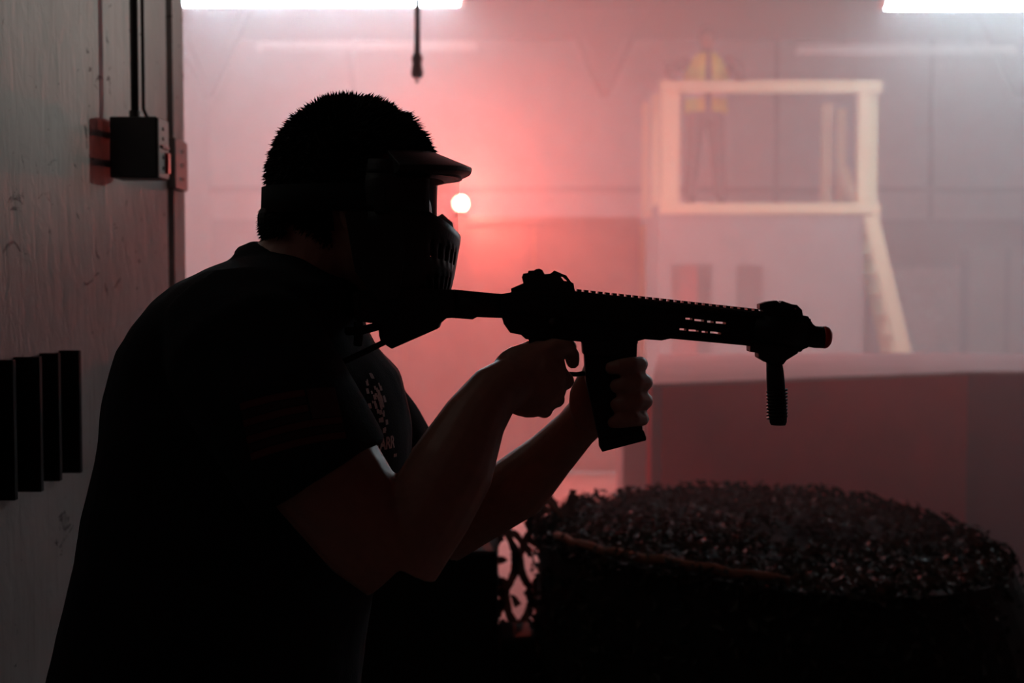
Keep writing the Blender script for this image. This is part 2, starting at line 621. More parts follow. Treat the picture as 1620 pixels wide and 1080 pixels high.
# ladder leaning off the deck
la = thing('ladder', 'steep wooden ladder leaning against right side of tower', 'ladder', (PX(1450, 13.3), 13.1, 0))
top, bot = P(1377, 341, TY0 - .05), P(1436, 585, TY0 - .35)
dirv = (bot - top).normalized()
bot = top + dirv * ((top.z - .0) / -dirv.z)
off = Vector((0, .55, 0))
for k in (0, 1):
    MB().beam(top + off * k, bot + off * k, .15, .045, (0, 1, 0)).build('stringer', m_wood, la)
for k in range(1, 10):
    q = top.lerp(bot, k / 10)
    MB().bx(q.x - .08, q.x + .05, q.y + .02, q.y + .53, q.z - .02, q.z + .02).build('tread', m_wood, la)

# ------------------------------------------------------------------ far right bunkers
Yn = 15.6
ns = thing('net_screen', 'framed screen of pale mottled netting right of the ladder', 'screen', (PX(1463, Yn), Yn, 0))
nx0, nx1, nzt = PX(1404, Yn), PX(1518, Yn), PZ(426, Yn)
MB().bx(nx0, nx1, Yn, Yn + .02, 0, nzt).build('backing', m_bunker, ns)
g = MB()
for k in range(1500):
    c = Vector((random.uniform(nx0, nx1), Yn - random.uniform(.005, .04), random.uniform(0.2, nzt + .02)))
    a = random.uniform(0, 6.28)
    u = Vector((math.cos(a), random.uniform(-.6, .6), math.sin(a))) * random.uniform(.02, .05)
    v = Vector((-math.sin(a), random.uniform(-.6, .6), math.cos(a))) * random.uniform(.012, .03)
    g.add([c - u, c - v, c + u, c + v], [(0, 1, 2, 3)])
o = g.build('net_leaves', m_bunktop, ns)
o['kind'] = 'stuff'
MB().bx(nx1, PX(1531, Yn), Yn - .05, Yn + .06, 0, PZ(395, Yn)).build('post', m_wains, ns)
MB().bx(nx0 - .08, nx0, Yn - .05, Yn + .06, 0, nzt).build('post', m_wains, ns)
Yg = 15.8
gb = thing('grey_bunker', 'plain grey panel bunker at the far right edge', 'bunker', (PX(1590, Yg), Yg, 0))
MB().bx(PX(1532, Yg), PX(1700, Yg), Yg, Yg + .5, 0, PZ(391, Yg)).build('body', m_ply, gb, bevel=.01)
MB().bx(PX(1590, Yg), PX(1596, Yg), Yg - .02, Yg, 0, PZ(395, Yg)).build('batten', m_wains, gb)

# ------------------------------------------------------------------ bunker wall with the red lamp
YL = 9.4
bw = thing('bunker_wall', 'tan board bunker wall carrying the red lamp', 'bunker', (PX(730, YL), YL, 0))
zt = PZ(351, YL)
xs = [PX(440, YL), PX(640, YL), PX(845, YL), PX(1012, YL)]
for k in range(3):
    MB().bx(xs[k] + .004, xs[k + 1] - .004, YL, YL + .03, .02, zt).build('panel', m_bunker, bw)
for k in range(4):
    MB().bx(xs[k] - .045, xs[k] + .045, YL + .03, YL + .12, 0, zt - .02).build('stud', m_wood, bw)
MB().bx(xs[0], xs[3], YL - .01, YL + .12, zt, zt + .035).build('cap_board', m_bunker, bw)

YR = YL + .02
lx, lz = PX(729, YR), PZ(322, YR)
lp = thing('red_lamp', 'glowing red lamp behind the goggle lens on the bunker wall', 'lamp', (lx, YR, zt + .035))
MB().cyl((lx, YR, zt + .035), (lx, YR, zt + .06), .06, 20).cyl((lx, YR, zt + .06), (lx, YR, lz - .045), .03, 16).build('base', m_plastic, lp, bevel=.003)
MB().ball((lx, YR, lz), .057).build('dome', m_lamp, lp, smooth=True)
d = bpy.data.lights.new('red_light', 'POINT')
d.energy, d.color, d.shadow_soft_size = RED_POWER, RED_COLOR, .062
l = bpy.data.objects.new('red_light', d)
C.objects.link(l)
l.location = (lx, YR, lz)
l.parent = lp
l.matrix_parent_inverse = parent_inv(lp)

# ------------------------------------------------------------------ added spot on a tripod, source unseen, brightens the upper left wall
wl_p, wl_aim = Vector((3.15, 5.30, 2.22)), Vector((WX, 2.05, 2.58))
wd = (wl_aim - wl_p).normalized()
wk = thing('added_wall_light', 'added white spot on a tripod, unseen past the right edge', 'added light', (wl_p.x, wl_p.y, 0))
MB().cyl((wl_p.x, wl_p.y, .55), (wl_p.x, wl_p.y, 2.16), .016, 12).build('pole', m_pipe, wk, smooth=True)
for k in range(3):
    a = math.radians(90 + 120 * k)
    MB().cyl((wl_p.x, wl_p.y, .75), (wl_p.x + .3 * math.cos(a), wl_p.y - .12 + .25 * math.sin(a), .012), .012, 10).build('leg', m_pipe, wk, smooth=True)
MB().tube([wl_p - wd * .16, wl_p - wd * .10, wl_p - wd * .04, wl_p - wd * .005], [.03, .07, .085, .09], 20).build('housing', m_plastic, wk, smooth=True)
MB().beam((wl_p.x, wl_p.y, 2.14), wl_p - wd * .09, .03, .03).build('bracket', m_pipe, wk)
MB().tube([wl_p - wd * .004, wl_p], .075, 20).build('glass', emis('wall_fill_glow', (1, .97, .9), 30), wk)
d = bpy.data.lights.new('wall_fill_spot', 'SPOT')
d.energy, d.color, d.shadow_soft_size, d.spot_size, d.spot_blend = WALL_FILL_POWER, (1, .97, .9), .05, math.radians(28), .95
l = bpy.data.objects.new('wall_fill_spot', d)
C.objects.link(l)
l.location = wl_p + wd * .01
l.rotation_euler = wd.to_track_quat('-Z', 'Y').to_euler()
l.parent = wk
l.matrix_parent_inverse = parent_inv(wk)

# ------------------------------------------------------------------ maroon bunker, mid right
mbk = thing('maroon_bunker', 'low maroon barrier with pale top behind the netting', 'barrier', (1.4, 5.6, 0))
hb = 1.0


def onz(px, py, z):
    a, b = P(px, py, 1.0), Vector((0, 0, CAM_Z))
    d = a - b
    return b + d * ((z - CAM_Z) / d.z)


A, B, B2 = onz(1031, 612, hb), onz(1531, 592, hb), onz(1041, 564, hb)
Cn = Vector((B.x + 1.6, B.y + .0, hb))
Dn = Vector((Cn.x, Cn.y + 1.2, hb))
D2 = Vector((B.x + .35, B2.y + .2, hb))


def wallseg(a, b, t, mat, name, parent, z1=hb):
    d = (b - a)
    n = Vector((-d.y, d.x, 0)).normalized() * t
    ring = [a, b, b + n, a + n]
    g = MB()
    g.loft([[Vector((q.x, q.y, 0)) for q in ring], [Vector((q.x, q.y, z1)) for q in ring]])
    return g.build(name, mat, parent)


wallseg(A, B, .04, m_maroon, 'front_panel', mbk)
wallseg(B, Cn, .04, m_maroon2, 'front_panel', mbk)
wallseg(B2, A, .04, m_maroon2, 'side_panel', mbk)
g = MB()
ring = [A, B, Cn, Dn, D2, B2]
g.loft([[Vector((q.x, q.y, hb)) for q in ring], [Vector((q.x, q.y, hb + .012)) for q in ring]])
g.build('top_panel', m_bunktop, mbk)
pb = thing('pale_bunker', 'narrow pale block bunker left of the maroon barrier', 'bunker', (.58, 6.2, 0))
MB().bx(.525, .64, 6.05, 6.4, 0, PZ(606, 6.05)).build('body', m_bunktop, pb, bevel=.01)
MB().bx(.515, .645, 6.04, 6.41, PZ(606, 6.05), PZ(606, 6.05) + .02).build('lid', m_bunktop, pb)

# ------------------------------------------------------------------ marshal on the tower (far, facing the camera)
MY = 14.1
MD = 2.25


def marshal():
    root = thing('person', 'person in yellow safety vest standing on tower leaning on rail', 'person', (PX(1115, MY), MY, MD))
    cx, z0, q = PX(1115, MY), MD, 1.10

    def pt(x, y, z): return Vector((cx + x * q, MY + y * q, z0 + z * q))
    b = MB()
    feet = ((-.16, -1), (.15, 1))
    for fx, s in feet:
        b.tube([pt(s * .09, 0, .90), pt(s * .12, 0, .5), pt(fx, .02, .09)], [.11, .085, .062], 12)
    b.tube([pt(0, 0, .84), pt(0, 0, 1.0), pt(0, 0, 1.2), pt(0, -.02, 1.38), pt(0, -.02, 1.48)], [.19, .19, .205, .21, .10], 16, .62, (0, 1, 0))
    b.tube([pt(0, -.02, 1.42), pt(0, -.03, 1.58)], [.062, .056], 12)
    b.ball(pt(0, -.04, 1.66), (.084, .10, .127))
    b.ball(pt(0, -.135, 1.65), (.015, .024, .024))
    for s in (-1, 1):
        b.ball(pt(s * .078, -.03, 1.655), (.013, .024, .033))
        b.ball(pt(s * .2, -.02, 1.41), .078)
        el = P(1058 if s < 0 else 1166, 106, MY - .15)
        hd = P(1066 if s < 0 else 1172, 130, TY0 - .02)
        b.tube([pt(s * .2, -.02, 1.41), el, hd + Vector((0, .08, .03))], [.075, .060, .038], 12)
        b.ball(hd + Vector((0, .03, .03)), (.045, .05, .028))
        for k in range(4):
            f = hd + Vector(((k - 1.5) * .022, 0, .035))
            b.tube([f + Vector((0, .03, 0)), f + Vector((0, -.05, 0)), f + Vector((0, -.065, -.03))], .010, 8)
        b.tube([hd + Vector((-s * .04, .03, .03)), hd + Vector((-s * .06, .03, .0)), hd + Vector((-s * .062, .04, -.03))], .011, 8)
    me = remesh(b, .011, 2)
    link('body', me, m_grey, root, True)
    MB().ball(pt(0, -.062, 1.64), (.073, .084, .105)).build('face', m_skin, root, True)
    MB().ball(pt(0, -.03, 1.70), (.092, .108, .101)).build('hair', m_hair, root, True)
    rows = [(.93, .215), (1.05, .212), (1.2, .222), (1.36, .222), (1.46, .15), (1.505, .10)]

    def band(rows, g0, d):
        for s in (-1, 1):
            rings = []
            for dz, w in rows:
                ring = []
                for k in range(13):
                    a = math.radians(g0 + k * 13.5) * s
                    ring.append(pt((w + d) * math.sin(a), -.015 - (.15 + d) * math.cos(a), dz))
                ring += [Vector((p_.x * .96 + cx * .04, p_.y * .93 + (MY - .015) * .07, p_.z)) for p_ in reversed(ring)]
                rings.append(ring)
            yield MB().loft(rings)
    for g in band(rows, 9, 0):
        vo = g.build('vest_side', m_vest, root, True)
    for g in band([(1.06, .214), (1.11, .217)], 11, .006):
        g.build('reflective_stripe', m_fix, root)
    for fx, s in feet:
        MB().ball(pt(fx, -.05, .05), (.055, .14, .055)).build('shoe', m_shoe, root, True)


marshal()

# ------------------------------------------------------------------ near wall fittings
YB = 2.36
g0 = .012
x0, x1 = WX + g0, PX(251, YB)
z0, z1 = PZ(281, YB), PZ(184, YB)
eb = thing('junction_box', 'dark steel junction box with conduit on the near wall', 'electrical box', (WX, YB + .035, (z0 + z1) / 2))
MB().bx(x0, x1, YB, YB + .072, z0, z1).build('box', m_box, eb, bevel=.003)
MB().bx(x1, x1 + .003, YB + .002, YB + .070, z0 + .002, z1 - .002).build('cover_plate', m_plate, eb, bevel=.001)
zm = (z0 + z1) / 2
MB().bx(x1 + .003, x1 + .008, YB + .012, YB + .058, zm + .000, zm + .005).build('latch', m_box, eb)
MB().bx(x1 + .003, x1 + .009, YB + .044, YB + .060, z0 + .012, zm - .006).build('switch', m_tip, eb, label='red switch lever on the cover')
for dz in (-.036, -.016, .018, .036):
    MB().cyl((x1 + .003, YB + .03, zm + dz), (x1 + .005, YB + .03, zm + dz), .0035, 10).build('screw', m_box, eb)
for z in (z0 + .03, z1 - .03):
    MB().bx(WX, x0, YB + .05, YB + .06, z - .006, z + .006).build('standoff', m_box, eb)
xc = PX(217, YB + .03)
MB().cyl((xc, YB + .03, z1), (xc, YB + .03, CEIL), .0074, 16).build('conduit', m_conduit, eb, smooth=True)
MB().cyl((xc, YB + .03, z1 - .001), (xc, YB + .03, z1 + .014), .0105, 16).build('collar', m_conduit, eb)
xc2 = PX(230.5, YB + .05)
MB().tube([(xc2 + .01, YB + .05, z1), (xc2 + .005, YB + .05, z1 + .008), (xc2, YB + .05, z1 + .02), (xc2, YB + .05, CEIL)], .0034, 10).build(
    'cable', m_conduit, eb, smooth=True)
pl = thing('wall_plate', 'small grey screwed plate on the wall end post', 'wall plate', (WX, 2.86, 1.65))
MB().bx(WX, WX + .018, 2.80, 2.905, PZ(300, 2.85), PZ(222, 2.85)).build('plate', m_plate, pl, bevel=.002)
for dz in (240, 262, 284):
    MB().cyl((WX + .018, 2.86, PZ(dz, 2.86)), (WX + .02, 2.86, PZ(dz, 2.86)), .004, 10).build('screw', m_box, pl)
# finned rack
rk = thing('finned_rack', 'dark rack of vertical boards fixed low on near wall', 'rack', (WX, 2.0, 1.087))
for (Y, px) in ((2.115, 123), (2.028, 90), (1.922, 60), (1.845, 18), (1.77, -24)):
    MB().bx(WX, PX(px, Y), Y, Y + .012, 1.087, 1.291).build('fin', m_board, rk, bevel=.001)
MB().bx(WX, WX + .004, 1.74, 2.13, 1.09, 1.288).build('back_board', m_board, rk)

# ------------------------------------------------------------------ netted drum in the foreground
ND = thing('netted_drum', 'round drum draped in dark camouflage netting in front', 'barricade', (.62, 3.12, 0))
NC, NR, NZ = Vector((.62, 3.12, 0)), .55, .80


def drum_r(a, z):
    """Drape radius at angle a and height z: the net flares to the right and to the floor."""
    k = 1 - min(max(z / NZ, 0), 1)
    right = max(0, math.cos(a - math.radians(-25)))
    return NR * (1 + .06 * k + k * .55 * right ** 1.5)


def drum_z(a):
    return NZ - .05 * max(0, math.cos(a - math.radians(-30)))


rings = []
for k in range(9):
    f = k / 8
    ring = []
    for i in range(48):
        a = 2 * math.pi * i / 48
        z = drum_z(a) * f
        r = drum_r(a, z)
        ring.append(NC + Vector((r * math.cos(a), r * math.sin(a), z)))
    rings.append(ring)
for f in (.93, .75, .4):
    rings.append([NC + Vector((f * NR * math.cos(2 * math.pi * i / 48), f * NR * math.sin(2 * math.pi * i / 48),
                               drum_z(2 * math.pi * i / 48) + .02 * (1 - f) * 0 - .02 * (1 - f))) for i in range(48)])
MB().loft(rings).build('drum_body', m_drum, ND, smooth=False)
g = MB()
random.seed(21)


def leaf(g, c, n, s):
    n = (n + Vector([random.uniform(-.9, .9) for _ in range(3)])).normalized()
    u = n.cross(Vector((random.uniform(-1, 1), random.uniform(-1, 1), random.uniform(-1, 1)))).normalized()
    v = n.cross(u)
    L, w = s, s * random.uniform(.35, .6)
    g.add([c - u * L, c - u * L * .2 - v * w + n * s * .25, c + u * L + n * s * .1, c + u * L * .1 + v * w + n * s * .2],
          [(0, 1, 2), (0, 2, 3)])


for k in range(9500):
    a = random.uniform(0, 2 * math.pi)
    if random.random() < .42:
        f = math.sqrt(random.uniform(0, 1))
        c = NC + Vector((f * NR * math.cos(a), f * NR * math.sin(a), drum_z(a) + random.uniform(0, .018)))
        n = Vector((0, 0, 1))
    elif random.random() < .35:
        f = random.uniform(.93, 1.04)
        c = NC + Vector((f * NR * math.cos(a), f * NR * math.sin(a), drum_z(a) + random.uniform(-.015, .03)))
        n = Vector((math.cos(a), math.sin(a), 1))
    else:
        z = drum_z(a) * random.uniform(.1, 1)
        r = drum_r(a, z) + random.uniform(0, .02)
        c = NC + Vector((r * math.cos(a), r * math.sin(a), z))
        n = Vector((math.cos(a), math.sin(a), .2))
    leaf(g, c, n, random.uniform(.009, .019))
o = g.build('net_leaves', m_leaf, ND)
o['kind'] = 'stuff'
# exposed rope along the front rim
pts = []
for d in range(-160, -93, 4):
    a = math.radians(d)
    pts.append(NC + Vector((NR * 1.0 * math.cos(a), NR * 1.0 * math.sin(a), drum_z(a) + .022 + .003 * math.sin(d))))
MB().tube(pts, .010, 8).build('rim_rope', m_cord, ND, smooth=True)

# hanging lattice of net between drum and barricade
hn = thing('hanging_net', 'piece of cut camouflage net hanging beside the drum', 'net', (.03, 3.2, .55))
YH = 3.2
hx0, hx1, hz0, hz1 = PX(786, YH), PX(856, YH), PZ(1010, YH), PZ(800, YH)
random.seed(5)
g = MB()


def ribbon(pts, w):
    vs, fs = [], []
    for i, p in enumerate(pts):
        t = (pts[min(i + 1, len(pts) - 1)] - pts[max(i - 1, 0)]).normalized()
        n = Vector((t.z, 0, -t.x)).normalized() * w * (.8 + .4 * random.random())
        vs += [p - n, p + n]
    for i in range(len(pts) - 1):
        fs.append((2 * i, 2 * i + 1, 2 * i + 3, 2 * i + 2))
    g.add(vs, fs)


step = .036
ncol = int((hx1 - hx0) / step) + 3
for c in range(-1, ncol):
    pts = []
    ph = math.pi * (c % 2)
    for k in range(60):
        z = hz1 + .04 - (hz1 - hz0 + .04) * k / 59
        w = math.sin((hz1 - z) / .046 * math.pi * .5 + ph)
        x = hx0 + c * step + .014 * w + .006 * noise.noise(Vector((c * 3.1, z * 22, 0)))
        pts.append(Vector((x, YH + .012 * math.sin(z * 40 + c), z)))
    ribbon(pts, .0098)
for c in range(-1, ncol):
    for k in range(10):
        zc = hz1 - k * .028 + random.uniform(-.01, .01)
        xa = hx0 + c * step
        if random.random() < .7:
            L = random.uniform(.012, .03)
            pts = [Vector((xa + L * (j / 5), YH + .004, zc + .012 * math.sin(j / 5 * 3 + c))) for j in range(6)]
            ribbon(pts, .0085)
g.build('net_cloth', m_leaf, hn)
g = MB()
for k in range(240):
    c = Vector((random.uniform(hx0, hx1), YH + random.uniform(-.02, .02), random.uniform(hz0 - .12, PZ(985, YH))))
    leaf(g, c, Vector((0, -1, 0)), random.uniform(.014, .026))
o = g.build('net_leaves', m_leaf, hn)
o['kind'] = 'stuff'
MB().tube([(hx0 - .01, YH, hz1 + .035), (hx1, YH - .01, hz1 + .03), (hx1 + .06, YH - .02, NZ + .01)], .005, 8).build('cord', m_cord, hn, smooth=True)
MB().cyl((hx0 - .012, YH, PZ(872, 2.97)), (hx0 - .012, YH, hz1 + .045), .008, 10).build('stake', m_drum, hn, smooth=True)
# dark barricade behind the elbows
bd = thing('dark_barricade', 'black barricade below the shooter elbows', 'barricade', (-.2, 3.0, 0))
MB().bx(PX(530, 2.97), PX(786, 2.97), 2.97, 3.3, 0, PZ(872, 2.97)).build('body', m_drum, bd, bevel=.01)
MB().bx(WX - .1, PX(560, 3.0), 3.0, 3.2, 0, PZ(500, 3.0)).build('added_shade_panel', m_drum, bd, bevel=.01)  # added block hidden behind the shooter, keeps lamp light off the lower wall
MB().bx(PX(786, 2.97), PX(786, 2.97) + .09, 2.97, 3.12, 0, PZ(1008, 2.97)).build('foot', m_drum, bd, bevel=.01)

# ------------------------------------------------------------------ the shooter
SY = 1.57
K = SY / F                                         # metres per photo pixel at his plane


def V3(px, py, Y): return P(px, py, Y)


rows = [  # py, left, right, half width (depth), centre depth
    (404, 405, 470, .055, 1.57), (411, 386, 500, .085, 1.57), (429, 336, 530, .14, 1.58), (450, 291, 572, .175, 1.585),
    (480, 254, 576, .195, 1.59), (515, 226, 572, .205, 1.60), (550, 202, 592, .21, 1.61), (590, 187, 628, .21, 1.62),
    (630, 178, 640, .21, 1.62), (680, 171, 650, .21, 1.62), (720, 164, 648, .205, 1.62), (760, 154, 638, .20, 1.62),
    (810, 141, 622, .20, 1.61), (850, 134, 608, .195, 1.61), (880, 128, 600, .195, 1.60), (930, 115, 590, .195, 1.60),
    (985, 100, 580, .195, 1.60), (1030, 87, 573, .195, 1.60), (1080, 76, 567, .195, 1.60), (1160, 68, 562, .195, 1.60)]


def torso(mb, shrink=0.0, rows=rows):
    rings = []
    for (py, l, r, hd, Yc) in rows:
        z = PZ(py, Yc)
        xl, xr = PX(l, Yc) + shrink, PX(r, Yc) - shrink
        cx, a, b = (xl + xr) / 2, (xr - xl) / 2, hd - shrink
        ring = []
        for k in range(40):
            w = 2 * math.pi * k / 40
            c, s = math.cos(w), math.sin(w)
            e = .88
            ring.append(Vector((cx + a * math.copysign(abs(c) ** e, c), Yc + b * math.copysign(abs(s) ** e, s), z)))
        rings.append(ring)
    mb.loft(rings)


body = MB()
torso(body, .03)
# neck, skull, jaw, face
body.tube([V3(458, 455, 1.575), V3(490, 408, 1.575), V3(525, 340, 1.575)], [.068, .060, .057], 20)
HC = V3(553, 287, SY)
body.ball(HC, (.0935, .074, .0965))
body.ball(V3(590, 352, SY), (.074, .064, .086))
body.ball(V3(618, 416, SY), (.042, .046, .045))
body.tube([V3(660, 318, SY), V3(674, 350, SY), V3(679, 364, SY)], [.008, .011, .013], 10)
body.ball(V3(664, 396, SY), (.010, .022, .007))
body.ball(V3(663, 408, SY), (.010, .020, .008))
for s in (-1, 1):
    body.ball(V3(570, 335, SY) + Vector((0, s * .072, 0)), (.018, .008, .03))
    body.ball(V3(662, 312, SY) + Vector((0, s * .03, 0)), (.011, .013, .010))
# near (right) arm and hand
body.tube([V3(372, 535, 1.47), V3(425, 615, 1.41), V3(520, 755, 1.39), V3(590, 850, 1.385), V3(632, 892, 1.385)],
          [.055, .066, .064, .056, .048], 18)
body.tube([V3(630, 888, 1.385), V3(678, 805, 1.39), V3(716, 737, 1.40), V3(752, 660, 1.425), V3(783, 618, 1.445), V3(808, 605, 1.455), V3(845, 598, 1.462)],
          [.046, .049, .0475, .036, .031, .030, .018], 18)
R20 = Matrix.Rotation(math.radians(18), 3, 'Y')
body.ball(V3(836, 602, 1.462), (.046, .020, .0425), R20)
body.ball(V3(855, 585, 1.470), (.030, .018, .034))


def finger(pts, r):
    body.tube([V3(*p) for p in pts], r, 10)
    body.ball(V3(*pts[-1]), r[-1] if isinstance(r, list) else r, nu=10, nv=8)


finger([(850, 560, 1.462), (876, 549, 1.466), (897, 551, 1.478), (905, 562, 1.493), (906, 572, 1.503)], [.0115, .0110, .0100, .0092, .0085])
finger([(856, 580, 1.455), (884, 594, 1.458), (894, 602, 1.478), (894, 604, 1.52), (886, 604, 1.548), (866, 602, 1.556)],
       [.0120, .0115, .0110, .0100, .0095, .0085])
finger([(848, 600, 1.455), (873, 624, 1.458), (880, 631, 1.478), (880, 632, 1.52), (872, 632, 1.546), (856, 629, 1.555)],
       [.0115, .0112, .0105, .0100, .0092, .0082])
finger([(838, 618, 1.456), (857, 644, 1.462), (862, 648, 1.480), (861, 650, 1.52), (854, 649, 1.542), (842, 645, 1.55)],
       [.0110, .0105, .0098, .0090, .0085, .0078])
finger([(815, 585, 1.475), (828, 560, 1.505), (850, 548, 1.548), (880, 545, 1.558), (902, 548, 1.556)], [.015, .0135, .0115, .010, .0088])
# far (left) arm and hand
body.tube([V3(520, 590, 1.80), V3(575, 670, 1.80), V3(650, 780, 1.76), V3(700, 842, 1.72)], [.062, .058, .052, .048], 16)
body.tube([V3(700, 842, 1.72), V3(760, 805, 1.70), V3(822, 768, 1.67), V3(872, 718, 1.645), V3(912, 676, 1.615), V3(932, 655, 1.60)],
          [.044, .044, .0435, .033, .028, .029], 18)
body.ball(V3(952, 628, 1.578), (.040, .021, .046), Matrix.Rotation(math.radians(25), 3, 'Y'))
for (y, ex, r) in ((576, 1026, .0099), (604.5, 1034, .0102), (634, 1034, .0100), (662, 1028, .0092)):
    q = r * F / 1.52
    body.tube([V3(950, y + 14, 1.578), V3(990, y + 3, 1.572), V3(ex - q - 4, y, 1.556), V3(ex - q, y, 1.53), V3(ex - q - 2, y, 1.508),
               V3(ex - q - 14, y + 1, 1.494), V3(ex - q - 34, y + 4, 1.490), V3(ex - q - 46, y + 6, 1.492)],
              [r, r, r, r, r, r, r * .95, r * .8], 10)
    body.ball(V3(ex - q - 46, y + 6, 1.492), r * .8, nu=10, nv=8)
body.tube([V3(935, 625, 1.585), V3(936, 590, 1.575), V3(945, 560, 1.565), V3(957, 542, 1.562)], [.0155, .013, .0115, .009], 10)
body.ball(V3(957, 542, 1.562), .009, nu=10, nv=8)
# legs down to the floor
hipz = PZ(1080, 1.6)
hx = PX(320, 1.6)
for (y0, kx, ky, fx, fy) in ((1.49, hx + .03, 1.46, hx - .16, 1.45), (1.70, hx + .10, 1.73, hx + .16, 1.76)):
    body.tube([(hx, y0, hipz + .05), ((hx + kx) / 2 + .02, (y0 + ky) / 2, hipz - .2), (kx, ky, .5), ((kx + fx) / 2 - .01, (ky + fy) / 2, .3), (fx, fy, .07)],
              [.10, .09, .062, .056, .042], 16)

sh = thing('person', 'shooter in black T-shirt and goggle mask aiming a rifle', 'person', (hx, 1.6, 0))
bme = remesh(body, .003, 2)
link('body', bme, m_skin, sh, True)

shirt = MB()
torso(shirt)
shirt.tube([V3(358, 515, 1.47), V3(386, 558, 1.43), V3(436, 642, 1.405), V3(490, 728, 1.39), V3(508, 758, 1.388)],
           [.080, .090, .088, .084, .083], 24)
shirt.tube([V3(505, 590, 1.78), V3(548, 625, 1.79), V3(588, 690, 1.785), V3(612, 735, 1.775)], [.068, .076, .076, .076], 20)
# collar band
shirt.tube([V3(452, 452, 1.575), V3(468, 430, 1.575), V3(474, 420, 1.575)], [.078, .067, .065], 22)
shirt.ball(V3(389, 407, 1.575), (.010, .05, .006))
sme = remesh(shirt, .006, 5, .0035, 11)
so = link('shirt', sme, m_shirt, sh, True)

tr = MB()
tr.tube([(hx, 1.6, hipz + .06), (hx, 1.6, hipz - .02), (hx, 1.6, hipz - .12)], [.185, .19, .16], 24)
for (y0, kx, ky, fx, fy) in ((1.49, hx + .03, 1.46, hx - .16, 1.45), (1.70, hx + .10, 1.73, hx + .16, 1.76)):
    tr.tube([(hx, y0, hipz + .02), ((hx + kx) / 2 + .02, (y0 + ky) / 2, hipz - .2), (kx, ky, .5), ((kx + fx) / 2 - .01, (ky + fy) / 2, .3), (fx, fy, .06)],
            [.115, .108, .082, .076, .072], 18)
link('trousers', remesh(tr, .01, 3, .003, 9), m_trous, sh, True)
for fx, fy in ((hx - .16, 1.45), (hx + .16, 1.76)):
    g = MB()
    g.tube([(fx - .08, fy, .045), (fx, fy, .06), (fx + .1, fy - .005, .05), (fx + .19, fy - .01, .03)], [.042, .052, .045, .028], 14)
    g.bx(fx - .11, fx + .21, fy - .045, fy + .04, 0, .022)
    g.tube([(fx, fy, .05), (fx, fy, .14)], [.055, .058], 14)
    link('shoe', remesh(g, .007, 2), m_shoe, sh, True)

# hair: a dense cap of short tufts
hair = MB()
rot = Matrix.Identity(3)
HA = (.0975, .079, .1005)


def hair_ok(d):
    # d: direction on the skull; keep crown, back and nape, leave the face free
    if d.z < -.80: return False
    if d.x > .90: return False
    if d.x > .30 and d.z < .18 + .55 * (d.x - .30): return False
    if d.z < -.25 and d.x > -.15: return False
    return True


cap = MB()
nu, nv = 48, 28
idx = {}
for j in range(nv + 1):
    t = math.pi * j / nv
    for i in range(nu):
        a = 2 * math.pi * i / nu
        d = Vector((math.sin(t) * math.cos(a), math.sin(t) * math.sin(a), math.cos(t)))
        idx[(j, i)] = len(cap.v)
        cap.v.append(tuple(HC + Vector((d.x * HA[0], d.y * HA[1], d.z * HA[2]))))
for j in range(nv):
    for i in range(nu):
        k = (i + 1) % nu
        t, a = math.pi * (j + .5) / nv, 2 * math.pi * (i + .5) / nu
        if hair_ok(Vector((math.sin(t) * math.cos(a), math.sin(t) * math.sin(a), math.cos(t)))):
            cap.f.append((idx[(j, i)], idx[(j + 1, i)], idx[(j + 1, k)], idx[(j, k)]))
hair.add(cap.v, cap.f)
random.seed(3)
cnt = 0
while cnt < 9000:
    d = Vector((random.gauss(0, 1), random.gauss(0, 1), random.gauss(0, 1))).normalized()
    if not hair_ok(d): continue
    cnt += 1
    p = HC + Vector((d.x * HA[0], d.y * HA[1], d.z * HA[2])) * .985
    L = random.uniform(.006, .013)
    if d.z > .3 and d.x > .2: L *= 1.25
    flow = Vector((.9 if d.x > .1 else -.1, 0, -.9 if d.x < -.4 else -.1))
    if d.x > .55: flow = Vector((1.2, 0, -.6)); L *= 1.4
    dr = (d * 1.0 + flow * .75 + Vector([random.uniform(-.35, .35) for _ in range(3)])).normalized()
    s = dr.cross(Vector((random.random(), random.random(), random.random()))).normalized() * random.uniform(.0012, .0022)
    s2 = dr.cross(s)
    hair.add([p - s, p + s, p + s2 * 1.6, p + dr * L], [(0, 1, 3), (1, 2, 3), (2, 0, 3)])
# nape fringe
for k in range(1500):
    py = random.uniform(322, 372)
    a = random.uniform(-1.2, 1.2)
    bulge = 1 - ((py - 348) / 30) ** 2
    px = 424 - 8 * max(0, bulge)
    base = V3(px + 5, py, SY)
    p = base + Vector((.05 * (1 - math.cos(a)), .06 * math.sin(a), 0))
    dr = Vector((-math.cos(a) * .8, math.sin(a) * .8, -.7 + random.uniform(-.3, .3))).normalized()
    L = random.uniform(.008, .015)
    s = dr.cross(Vector((random.random(), random.random(), random.random()))).normalized() * .002
    s2 = dr.cross(s)
    hair.add([p - s, p + s, p + s2 * 1.6, p + dr * L], [(0, 1, 3), (1, 2, 3), (2, 0, 3)])
nb = MB().ball(V3(438, 347, SY), (.022, .05, .022)).ball(V3(634, 251, SY), (.036, .058, .034))
for k in range(900):
    a, e = random.uniform(-1.5, 1.5), random.uniform(-.2, 1.3)
    d = Vector((math.cos(a) * math.cos(e), math.sin(a) * math.cos(e), math.sin(e)))
    p = V3(634, 251, SY) + Vector((d.x * .036, d.y * .058, d.z * .034))
    dr = (d + Vector((.9, 0, -.5)) + Vector([random.uniform(-.4, .4) for _ in range(3)])).normalized()
    q = dr.cross(Vector((random.random(), random.random(), random.random()))).normalized() * .0014
    hair.add([p - q, p + q, p + dr.cross(q) * 1.6, p + dr * random.uniform(.006, .014)], [(0, 1, 3), (1, 2, 3), (2, 0, 3)])
